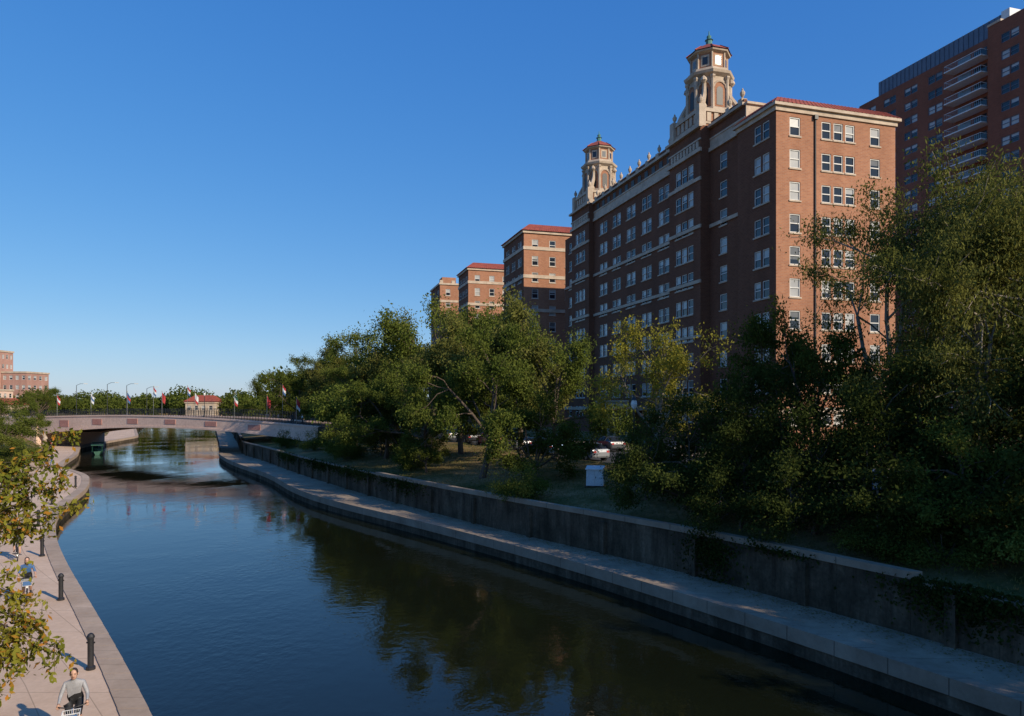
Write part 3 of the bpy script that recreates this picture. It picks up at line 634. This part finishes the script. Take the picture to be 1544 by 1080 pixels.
for (a,wa_,za),(b,wb_,zb) in zip(sec,sec[1:]):
    for s in (-1,1):
        mb.poly([(a,s*wa_,za),(b,s*wb_,zb),(b,s*wb_*.5,-.15),(a,s*wa_*.5,-.15)],'dgreen')
        mb.poly([(a,s*wa_,za),(b,s*wb_,zb),(b,s*wb_*.8,zb-.08),(a,s*wa_*.8,za-.08)],'dgreen')
    mb.poly([(a,-wa_*.8,.12),(a,wa_*.8,.12),(b,wb_*.8,.12),(b,-wb_*.8,.12)],'dgreen')
mb.poly([(-2.6,-.55,.5),(-2.6,.55,.5),(-2.6,.28,-.15),(-2.6,-.28,-.15)],'dgreen')
for x in (-1.5,-.3,.9): mb.box(x-.15,x+.15,-.7,.7,.3,.36,'dgreen')
for x in (-1.8,1.0):
    for s in (-.75,.75): mb.tube((x,s,.35),(x,s,1.5),.035,.035,'dgreen',5)
mb.box(-2.1,1.3,-.95,.95,1.5,1.58,'dgreen')
for bx,by in ((-78.0,134),(-73.5,126)): mb.obj('moored_boat',loc=(bx,by,.1),rotz=2.1)

# ------------------------------------------------------------ street furniture
def bollard(x,y):
    mb=MB(); mb.lathe([(.13,0),(.13,.08),(.085,.12),(.085,.92),(.11,.94),(.11,.99),(.07,1.06),(.02,1.09)],(0,0,0),'dark',14); mb.tube((-.12,0,.8),(.12,0,.8),.03,.03,'dark',6); mb.obj('bollard',loc=(x,y,.9),smooth=False)
for y in (13.9,21.2,28.7,37,46,56,68): bollard(LE(y)-1.05,y)
def lamp(x,y,z,h,arm=0):
    mb=MB(); mb.lathe([(.18,0),(.18,.3),(.1,.5),(.07,.7),(.05,h)],(0,0,0),'dark',10); 
    if arm:
        mb.tube((0,0,h),(arm*.5,0,h+.35),.04,.035,'dark'); mb.tube((arm*.5,0,h+.35),(arm,0,h+.35),.035,.03,'dark'); mb.box(min(arm,arm*1.4),max(arm,arm*1.4),-.14,.14,h+.28,h+.42,'lamp')
    else: mb.lathe([(.06,0),(.14,.1),(.2,.3),(.16,.52),(.08,.6)],(0,0,h),'lamp',10); mb.lathe([(.2,.58),(.1,.7),(.03,.85)],(0,0,h),'dark',10)
    mb.obj('street_lamp',loc=(x,y,z))
lamp(7.6,44.3,3.9,4.6); 
for s,h in ((2,6.5),(8,6.2),(-8,6.4),(30,4),(14,5.5)): p=BP(s,WD-.5,6.4); lamp(p[0],p[1],p[2],h,1.6 if h>5 else 0)
lamp(-5.5,75,4.3,5); lamp(-24,100,4.2,5)
def flag(x,y,z,h,c1,c2,c3):
    mb=MB(); mb.tube((0,0,0),(0,0,h),.05,.03,'chrome',6); mb.lathe([(.02,0),(.07,.06),(.02,.13)],(0,0,h),'yellow',6)
    n=8; w=.9
    for i in range(n):
        for k,c in enumerate((c1,c2,c3)):
            def q(a,b): 
                u=a/n; return (u*w*.6,.12*math.sin(u*7+b)*u,h-.1-b*.5-u*.75)
            mb.poly([q(i,k),q(i+1,k),q(i+1,k+1),q(i,k+1)],c)
    mb.obj('flagpole',loc=(x,y,z))
fl=[(4,'red','wcloth','red'),(14,'wcloth','blue','wcloth'),(24,'blue','red','blue'),(33,'red','red','red'),(41,'wcloth','wcloth','red'),(50,'dgreen','wcloth','red'),(57,'red','red','red'),(63,'red','red','wcloth'),(69,'wcloth','wcloth','wcloth')]
for s,a,b_,c_ in fl:
    p=BP(s,WD*.02+.9,ztop(min(Lb,s))); flag(p[0],p[1],p[2],4.3,a,b_,c_)
for s in (10,20,45): p=BP(s,WD+4,6); flag(p[0],p[1],5,7.5,'red','wcloth','blue')
mb=MB(); mb.box(-.62,.62,-.4,.4,0,.12,'conc')
mb.hexa([(-.55,-.33,.12),(.55,-.33,.12),(.55,.33,.12),(-.55,.33,.12),(-.52,-.3,1.15),(.52,-.3,1.15),(.52,.3,1.3),(-.52,.3,1.3)],'white')
mb.hexa([(-.6,-.38,1.16),(.6,-.38,1.16),(.6,.38,1.32),(-.6,.38,1.32),(-.58,-.36,1.22),(.58,-.36,1.22),(.58,.36,1.38),(-.58,.36,1.38)],'white')
mb.box(-.005,.005,-.335,-.31,.2,1.1,'chrome'); mb.box(.06,.1,-.345,-.31,.6,.72,'dark'); mb.obj('utility_cabinet',loc=(5.4,46.2,bank_z(5.4,46.2)-.05),rotz=-.25)
mb=MB(); mb.tube((0,0,0),(0,0,2.9),.035,.035,'chrome',6); mb.box(-.25,.25,-.045,-.036,2.1,2.9,'blue'); mb.box(-.2,.2,-.05,-.046,2.15,2.85,'wcloth'); mb.box(-.18,.18,-.054,-.051,2.35,2.83,'blue'); mb.obj('parking_sign',loc=(14.6,28.4,bank_z(14.6,28.4)+.3),rotz=.1)

# ------------------------------------------------------------ cars
def car(name,x,y,rz,color,suv=False):
    paint=bpy.data.materials.get('paint_'+color[0]) 
    if not paint:
        paint,nt,b=nodes('paint_'+color[0]); n=noise(nt,coords(nt),3); nt.links.new(mixc(nt,n,color[1],tuple(q*.85 for q in color[1])),b.inputs['Base Color']); b.inputs['Roughness'].default_value=.28; b.inputs['Metallic'].default_value=.3; b.inputs['Coat Weight'].default_value=.7
    E=empty(name,(x,y,4.26),rz); mb=MB(); top=1.72 if suv else 1.44
    S=[(-2.28,.72,.42,.72,.74,.6),(-2.2,.84,.3,.92,.96,.7),(-1.85,.9,.25,.98,1.03 if not suv else 1.35,.72),(-1.2,.91,.22,.99,top-.07,.64),(-.4,.92,.22,.98,top,.64),(.3,.92,.22,.96,top-.04,.63),(.62,.92,.22,.95,top-.16,.64),(1.2,.91,.22,.93,.99,.72),(1.8,.89,.24,.86,.9,.7),(2.2,.8,.3,.72,.75,.62),(2.3,.68,.38,.6,.62,.55)]
    for q in range(len(S)-1):
        def ring(s): X,w,b0,bl,rf,rw=s; return [(X,-w*.94,b0),(X,-w,b0+.2),(X,-w*.985,bl),(X,-rw,rf),(X,rw,rf),(X,w*.985,bl),(X,w,b0+.2),(X,w*.94,b0)]
        A,B_=ring(S[q]),ring(S[q+1])
        for k in range(8):
            k2=(k+1)%8; mt=paint
            if k in (2,4) and 2<=q<=6: mt='glass'
            if k==3 and (q in (2,6) or (q==5 and not suv)): mt='glass'
            mb.poly([A[k],B_[k],B_[k2],A[k2]],mt)
        if q==0: mb.poly(A,paint)
        if q==len(S)-2: mb.poly(B_,paint)
    for px in (-1.2,-.35,.5):
        for s in (-1,1): mb.tube((px,s*.915,.98),(px-.05,s*.66,top-.06),.035,.035,paint,5)
    mb.box(2.2,2.32,-.5,.5,.4,.55,'dark'); 
    for s in (-1,1): mb.rbox((2.18,s*.6,.66),.16,.3,.12,0,'lamp'); mb.rbox((-2.24,s*.62,.78),.1,.25,.16,0,'red'); mb.rbox((.75,s*1.0,1.0),.12,.18,.12,0,paint)
    mb.obj('body',E,False)
    wb=MB()
    for wx in (-1.4,1.42):
        for s in (-1,1):
            wb.tube((wx,s*.70,.33),(wx,s*.93,.33),.37,.37,'dark',18); wb.tube((wx,s*.72,.33),(wx,s*.945,.33),.33,.33,'rubber',20); wb.tube((wx,s*.93,.33),(wx,s*.955,.33),.2,.18,'chrome',10)
    wb.obj('wheels',E)
blk=('black',(.02,.02,.025)); sil=('silver',(.28,.29,.31)); gry=('grey',(.08,.085,.09)); rd=('red',(.3,.02,.02)); bl=('blue',(.05,.12,.25))
cl=[(52,blk,1),(58.5,sil,0),(46,blk,1),(65,bl,0),(71.5,sil,0),(78,rd,0),(84.5,blk,1),(91,sil,0),(40,gry,0),(34,blk,1),(28,gry,0)]
for y,c,s in cl:
    a=math.atan2(4,KE(y+2)-KE(y-2)); car('parked_car',KE(y)+1.35,y,a,c,bool(s))
for y,c,s in ((62,blk,1),(70,gry,0),(50,blk,0)):
    a=math.atan2(4,KE(y+2)-KE(y-2)); car('parked_car',KE(y)+SW-1.35,y,a,c,bool(s))

# ------------------------------------------------------------ people
def skinned(verts,edges,rad,mats_of_edge,name,parent,sub=1):
    me=bpy.data.meshes.new(name); me.from_pydata(verts,edges,[]); ob=bpy.data.objects.new(name,me); sc.collection.objects.link(ob)
    md=ob.modifiers.new('skin','SKIN'); 
    for i,r in enumerate(rad): me.skin_vertices[0].data[i].radius=(r,r) if not isinstance(r,tuple) else r; me.skin_vertices[0].data[i].use_root=(i==0)
    ss=ob.modifiers.new('sub','SUBSURF'); ss.levels=sub; ss.render_levels=sub
    dg=bpy.context.evaluated_depsgraph_get(); m2=bpy.data.meshes.new_from_object(ob.evaluated_get(dg)); bpy.data.objects.remove(ob)
    ml=sorted(set(mats_of_edge)); m2.materials.clear()
    for k in ml: m2.materials.append(M[k])
    vs=[Vector(v) for v in verts]
    for p in m2.polygons:
        c=p.center; best=None
        for (a,b),mt in zip(edges,mats_of_edge):
            A,B_=vs[a],vs[b]; d=B_-A; t=max(0,min(1,(c-A).dot(d)/d.length_squared)); q=(A+d*t-c).length-(rad[a] if not isinstance(rad[a],tuple) else rad[a][0])*.6
            if best is None or q<best[0]: best=(q,mt)
        p.material_index=ml.index(best[1]); p.use_smooth=True
    o=bpy.data.objects.new(name,m2); sc.collection.objects.link(o); o.parent=parent; return o
def person(E,J,shirt,pants,armskin='skin',long_hair=False,helmet=None,shorts=True):
    names=['pelvis','waist','chest','neck','skull','shL','elL','haL','shR','elR','haR','hipL','knL','anL','toL','hipR','knR','anR','toR']
    p=dict(J); p['waist']=tuple((Vector(J['pelvis'])*.5+Vector(J['chest'])*.5))
    h=Vector(J['head']); p['skull']=tuple(h-Vector((0,0,.03)))
    ml=lambda a,b:tuple(Vector(p[a]).lerp(Vector(p[b]),.5))
    vs=[p[n] for n in names]; ix={n:i for i,n in enumerate(names)}
    for n in ('L','R'): vs.append(ml('hip'+n,'kn'+n)); ix['th'+n]=len(vs)-1; vs.append(ml('kn'+n,'an'+n)); ix['ca'+n]=len(vs)-1
    rad=[(.15,.12),(.135,.10),(.155,.115),.055,.07]+[.065,.045,.03]*2+[.095,.06,.042,.036]*2+[.085,.056]*2
    ed=[];mt=[]
    def e(a,b,m): ed.append((ix[a],ix[b])); mt.append(m)
    e('pelvis','waist',pants); e('waist','chest',shirt); e('chest','neck',shirt); e('neck','skull','skin')
    for s in 'LR':
        e('chest','sh'+s,shirt); e('sh'+s,'el'+s,shirt); e('el'+s,'ha'+s,armskin); e('pelvis','hip'+s,pants); e('hip'+s,'th'+s,pants); e('th'+s,'kn'+s,pants); e('kn'+s,'ca'+s,'skin' if shorts else pants); e('ca'+s,'an'+s,'skin' if shorts else pants); e('an'+s,'to'+s,'black')
    skinned(vs,ed,rad,mt,'body',E)
    mb=MB(); c=h
    n=16; prof_=[(.02,-.125),(.045,-.115),(.06,-.09),(.07,-.05),(.078,0),(.078,.04),(.068,.08),(.045,.11),(.012,.122)]
    mb.lathe(prof_,(c[0],c[1],c[2]),'skin',n,0,.95,1.18)
    hp=[(.084,-.02),(.088,.03),(.08,.08),(.055,.118),(.015,.135)]
    mb.lathe(hp if not helmet else [(.1,.03),(.1,.07),(.085,.12),(.05,.15),(.01,.16)],(c[0],c[1]-.018,c[2]),'hair' if not helmet else helmet,n,0,.97,1.15)
    if long_hair: mb.lathe([(.05,-.2),(.085,-.12),(.088,-.02),(.07,.05)],(c[0],c[1]-.045,c[2]),'hair',12,0,1.0,.8)
    mb.hexa([(c[0]-.014,c[1]+.085,c[2]-.035),(c[0]+.014,c[1]+.085,c[2]-.035),(c[0]+.014,c[1]+.112,c[2]-.035),(c[0]-.014,c[1]+.112,c[2]-.035),(c[0]-.007,c[1]+.08,c[2]+.012),(c[0]+.007,c[1]+.08,c[2]+.012),(c[0]+.006,c[1]+.094,c[2]+.012),(c[0]-.006,c[1]+.094,c[2]+.012)],'skin')
    for s in (-1,1):
        mb.lathe([(.002,-.009),(.012,-.004),(.013,.003),(.003,.009)],(c[0]+s*.03,c[1]+.083,c[2]+.01),'black',8); mb.rbox((c[0]+s*.03,c[1]+.086,c[2]+.032),.032,.01,.007,0,'hair')
        mb.lathe([(.005,-.03),(.016,-.01),(.018,.012),(.006,.03)],(c[0]+s*.078,c[1]-.005,c[2]-.005),'skin',8)
    mb.rbox((c[0],c[1]+.083,c[2]-.062),.045,.012,.012,0,'lip')
    for s,sg in (('L',-1),('R',1)):
        hd=Vector(J['ha'+s]); el=Vector(J['el'+s]); d=(hd-el).normalized(); sd=Vector((1,0,0)); sd=(sd-d*sd.dot(d)).normalized(); up=d.cross(sd)*-1
        if up.z<0: up=-up
        palm=hd+d*.045; mb.tube(hd,palm+d*.03,.03,.036,'skin',8)
        for k in range(4):
            b0=palm+d*.035+sd*((k-1.5)*.019); L=(.033,.038,.035,.027)[k]
            b1=b0+d*L-up*.01; b2=b1+(d*.3-up).normalized()*L*.75; b3=b2+(-d*.6-up*.6).normalized()*L*.55
            mb.tube(b0,b1,.0095,.009,'skin',6); mb.tube(b1,b2,.009,.008,'skin',6); mb.tube(b2,b3,.008,.006,'skin',6)
        t0=palm-sd*sg*.028; t1=t0+(d*.6-sd*sg*.7-up*.2).normalized()*.035; t2=t1+(d*.7-up*.6+sd*sg*.2).normalized()*.028; mb.tube(t0,t1,.012,.01,'skin',6); mb.tube(t1,t2,.01,.007,'skin',6)
    mb.obj('head_and_hands',E,True)
def bicycle(E,col):
    mb=MB()
    def wheel(y):
        pv=None
        for k in range(29):
            t=2*math.pi*k/28; q=(0,y+.33*math.cos(t),.34+.33*math.sin(t))
            if pv: mb.tube(pv,q,.018,.018,'rubber',6,False)
            pv=q
        pv=None
        for k in range(29):
            t=2*math.pi*k/28; q=(0,y+.305*math.cos(t),.34+.305*math.sin(t))
            if pv: mb.tube(pv,q,.01,.01,'chrome',4,False)
            pv=q
        for k in range(14):
            t=2*math.pi*k/14; mb.tube((0,y,.34),(0,y+.3*math.cos(t),.34+.3*math.sin(t)),.0025,.0025,'chrome',3,False)
        mb.tube((-.05,y,.34),(.05,y,.34),.02,.02,'chrome',8)
        pv=None
        for k in range(10):
            t=R(20+k*16); q=(0,y+.365*math.cos(t),.34+.365*math.sin(t))
            if pv: mb.tube(pv,q,.028,.028,col,6,False)
            pv=q
    wheel(-.52); wheel(.53)
    bb=(0,-.05,.29); st=(0,-.22,.86); hd=(0,.38,.88); hb=(0,.41,.72)
    for a,b,r in ((bb,hb,.026),(bb,st,.02),(bb,(0,-.52,.34),.013),(st,(0,-.52,.34),.01),(hb,(0,.53,.34),.018),(hd,hb,.024),((0,-.16,.6),hb,.018),(st,(0,-.24,.93),.014),(hd,(0,.36,1.04),.016)): mb.tube(a,b,r,r,col if r>.015 else 'chrome',7)
    pv=None
    for q in ((-.29,.24,1.06),(-.24,.34,1.07),(-.1,.37,1.05),(0,.37,1.04),(.1,.37,1.05),(.24,.34,1.07),(.29,.24,1.06)):
        if pv: mb.tube(pv,q,.014,.014,'dark',6)
        pv=q
    mb.hexa([(-.04,-.12,.93),(.04,-.12,.93),(.1,-.36,.93),(-.1,-.36,.93),(-.03,-.1,.97),(.03,-.1,.97),(.11,-.37,.985),(-.11,-.37,.985)],'black')
    mb.tube((-.14,-.05,.29),(.14,-.05,.29),.012,.012,'chrome',6); mb.tube((.1,-.05,.29),(.1,.1,.22),.012,.012,'chrome',5); mb.tube((-.1,-.05,.29),(-.1,-.2,.36),.012,.012,'chrome',5)
    mb.box(.06,.2,.06,.15,.2,.225,'black'); mb.box(-.2,-.06,-.24,-.15,.345,.37,'black')
    z0,z1=.82,1.02
    for i in range(9):
        x=-.17+i*.0425; mb.tube((x*.85,.66,z0),(x,.7,z1),.004,.004,'wcloth',4,False); mb.tube((x*.85,.46,z0),(x,.44,z1),.004,.004,'wcloth',4,False)
    for i in range(7):
        y=.45+i*.04; mb.tube((-.15,y,z0),(-.17,y,z1),.004,.004,'wcloth',4,False); mb.tube((.15,y,z0),(.17,y,z1),.004,.004,'wcloth',4,False)
    for z,w in ((z0,.15),(.92,.16),(z1,.175)):
        for a,b in (((-w,.44,z),(w,.44,z)),((w,.44,z),(w,.69,z)),((w,.69,z),(-w,.69,z)),((-w,.69,z),(-w,.44,z))): mb.tube(a,b,.008,.008,'wcloth',5)
    mb.box(-.15,.15,.45,.67,z0-.01,z0,'wcloth'); mb.box(-.13,.13,.69,.7,z0+.02,z1-.03,'blue')
    mb.tube((0,.71,.78),(0,.74,.78),.04,.04,'lamp',10)
    mb.obj('bicycle',E)
ride={'pelvis':(0,-.24,1.04),'chest':(0,-.08,1.38),'neck':(0,-.02,1.54),'head':(0,.03,1.69),'shL':(-.18,-.06,1.46),'shR':(.18,-.06,1.46),'elL':(-.27,.0,1.2),'elR':(.27,.0,1.2),'haL':(-.28,.2,1.1),'haR':(.28,.2,1.1),
 'hipL':(-.1,-.2,1.0),'knL':(-.12,.2,.83),'anL':(-.12,-.13,.47),'toL':(-.13,-.0,.40),'hipR':(.1,-.2,1.0),'knR':(.12,.16,.73),'anR':(.12,.04,.31),'toR':(.13,.17,.26)}
def cyclist(x,y,ang,shirt,pants,col,hair=False,helmet=None,arm='skin'):
    E=empty('cyclist',(x,y,.905),ang); bicycle(E,col); person(E,ride,shirt,pants,long_hair=hair,helmet=helmet,armskin=arm)
cyclist(-10.1,16.4,math.pi+.45,'grey','black','blue',arm='grey')
cyclist(-19.3,28.3,math.pi+.6,'blue','black','dark',True)
cyclist(-25.2,36.2,.65,'black','black','dark')
def walker(x,y,z,ang,shirt,pants,ph=1,hair=False):
    s=.16*ph; W_={'pelvis':(0,0,.95),'chest':(0,.01,1.28),'neck':(0,.02,1.46),'head':(0,.04,1.62),'shL':(-.18,0,1.39),'shR':(.18,0,1.39),'elL':(-.23,-s*.5,1.12),'elR':(.23,s*.5-.03,1.12),'haL':(-.22,-s*.4+.08,.88),'haR':(.22,s*.9+.05,.89),
    'hipL':(-.09,0,.9),'knL':(-.1,s*1.0+.03,.5),'anL':(-.1,s*1.6,.09),'toL':(-.11,s*1.6+.14,.05),'hipR':(.09,0,.9),'knR':(.1,-s*.3+.04,.49),'anR':(.1,-s*1.7,.12),'toR':(.11,-s*1.7+.12,.05)}
    E=empty('pedestrian',(x,y,z),ang); person(E,W_,shirt,pants,long_hair=hair,shorts=False)
walker(LE(92)-1.4,92,.9,2.6,'black','blue'); walker(LE(92.6)-2.2,92.6,.9,2.6,'red','black',-1,True)
for s,sh in ((62,'black'),(64,'wcloth'),(70,'blue')): p=BP(s,1.4,0); walker(p[0],p[1],ztop(min(s,Lb))+(.0 if s<Lb else -.1),1.2+s,sh,'black',1)
walker(LI(125)+2.5,125,.9,1,'wcloth','black'); walker(LI(121)+2,121,.9,2,'red','black')

# ------------------------------------------------------------ distant left town
def town(name,x0,x1,y0,dep,z1,wall,cols,rows,sp,red=False,ang=0):
    e=empty(name,(x0,y0,0),ang); P=mkparts(); L=x1-x0
    rw=[z1-2.2-sp*i for i in range(rows)]
    facade(P,(0,0),(1,0),(0,-1),L,4.5,z1,grp([L*(i+.5)/cols for i in range(cols)],rw,L/cols*.5,1.5),wall=wall,sill=None)
    facade(P,(L,0),(0,1),(1,0),dep,4.5,z1,grp([dep*(i+.5)/4 for i in range(4)],rw,dep/8,1.5),wall=wall,sill=None)
    P['w'].poly([(0,0,4.5),(0,dep,4.5),(0,dep,z1),(0,0,z1)],wall)
    ringtrim(P['t'],0,L,0,dep,z1-.6,z1+.002,.25,'stone')
    if red: rf=MB(); hip(rf,0,L,0,dep,z1+.01,2.2,.6,'tile'); rf.obj('roof',e)
    else: P['w'].poly([(0,0,z1-.1),(L,0,z1-.1),(L,dep,z1-.1),(0,dep,z1-.1)],'stone')
    finish(P,e)
town('pink_office_building',-205,-181,250,8,28,'pinkbrick',8,7,3.4)
town('pink_commercial_building',-180.9,-172,252,12,20.5,'pinkbrick',4,4,3.4); town('pink_commercial_building',-205,-174,238,10,14,'pinkstone',9,3,3.4)
town('tile_roofed_shop',-178,-160,225,10,8.6,'pinkstone',5,1,3.2,True); town('white_house',-113,-103,246,8,9.8,'stone',4,1,3,True)

# ------------------------------------------------------------ light, sky, camera
az=R(129); el=R(26)
s=Vector((math.sin(az)*math.cos(el),math.cos(az)*math.cos(el),math.sin(el)))
ld=bpy.data.lights.new('sun','SUN'); ld.energy=5.0; ld.angle=R(.5); ld.color=(1,.87,.68)
lo=bpy.data.objects.new('sun',ld); lo.rotation_euler=s.to_track_quat('Z','Y').to_euler(); sc.collection.objects.link(lo)
w=bpy.data.worlds.new('World'); sc.world=w; w.use_nodes=True; nt=w.node_tree
sk=nt.nodes.new('ShaderNodeTexSky'); sk.sky_type='NISHITA'; sk.sun_disc=False; sk.sun_elevation=el; sk.sun_rotation=az; sk.air_density=1.0; sk.dust_density=.3; sk.ozone_density=2.0; sk.altitude=200
hs=nt.nodes.new('ShaderNodeHueSaturation'); hs.inputs['Saturation'].default_value=1.28; nt.links.new(sk.outputs[0],hs.inputs['Color'])
# tone response of the clear sky, channel by channel (deeper blue, softer horizon)
se=nt.nodes.new('ShaderNodeSeparateColor'); nt.links.new(hs.outputs[0],se.inputs[0]); cc=nt.nodes.new('ShaderNodeCombineColor')
for i,(g,k) in enumerate(((.80,.62),(.62,1.12),(.38,2.55))):
    a=nt.nodes.new('ShaderNodeMath'); a.operation='MAXIMUM'; a.inputs[1].default_value=.001; nt.links.new(se.outputs[i],a.inputs[0])
    p=nt.nodes.new('ShaderNodeMath'); p.operation='POWER'; p.inputs[1].default_value=g; nt.links.new(a.outputs[0],p.inputs[0])
    q=nt.nodes.new('ShaderNodeMath'); q.operation='MULTIPLY'; q.inputs[1].default_value=k; nt.links.new(p.outputs[0],q.inputs[0]); nt.links.new(q.outputs[0],cc.inputs[i])
bg=nt.nodes['Background']; bg.inputs[1].default_value=.15; nt.links.new(cc.outputs[0],bg.inputs[0])
cd=bpy.data.cameras.new('camera'); cd.sensor_width=36; cd.lens=25.0; cd.shift_y=.0453; cd.clip_end=8000; cd.clip_start=.1
co=bpy.data.objects.new('camera',cd); co.location=(0,0,8.8); co.rotation_euler=(R(90),0,0); sc.collection.objects.link(co); sc.camera=co
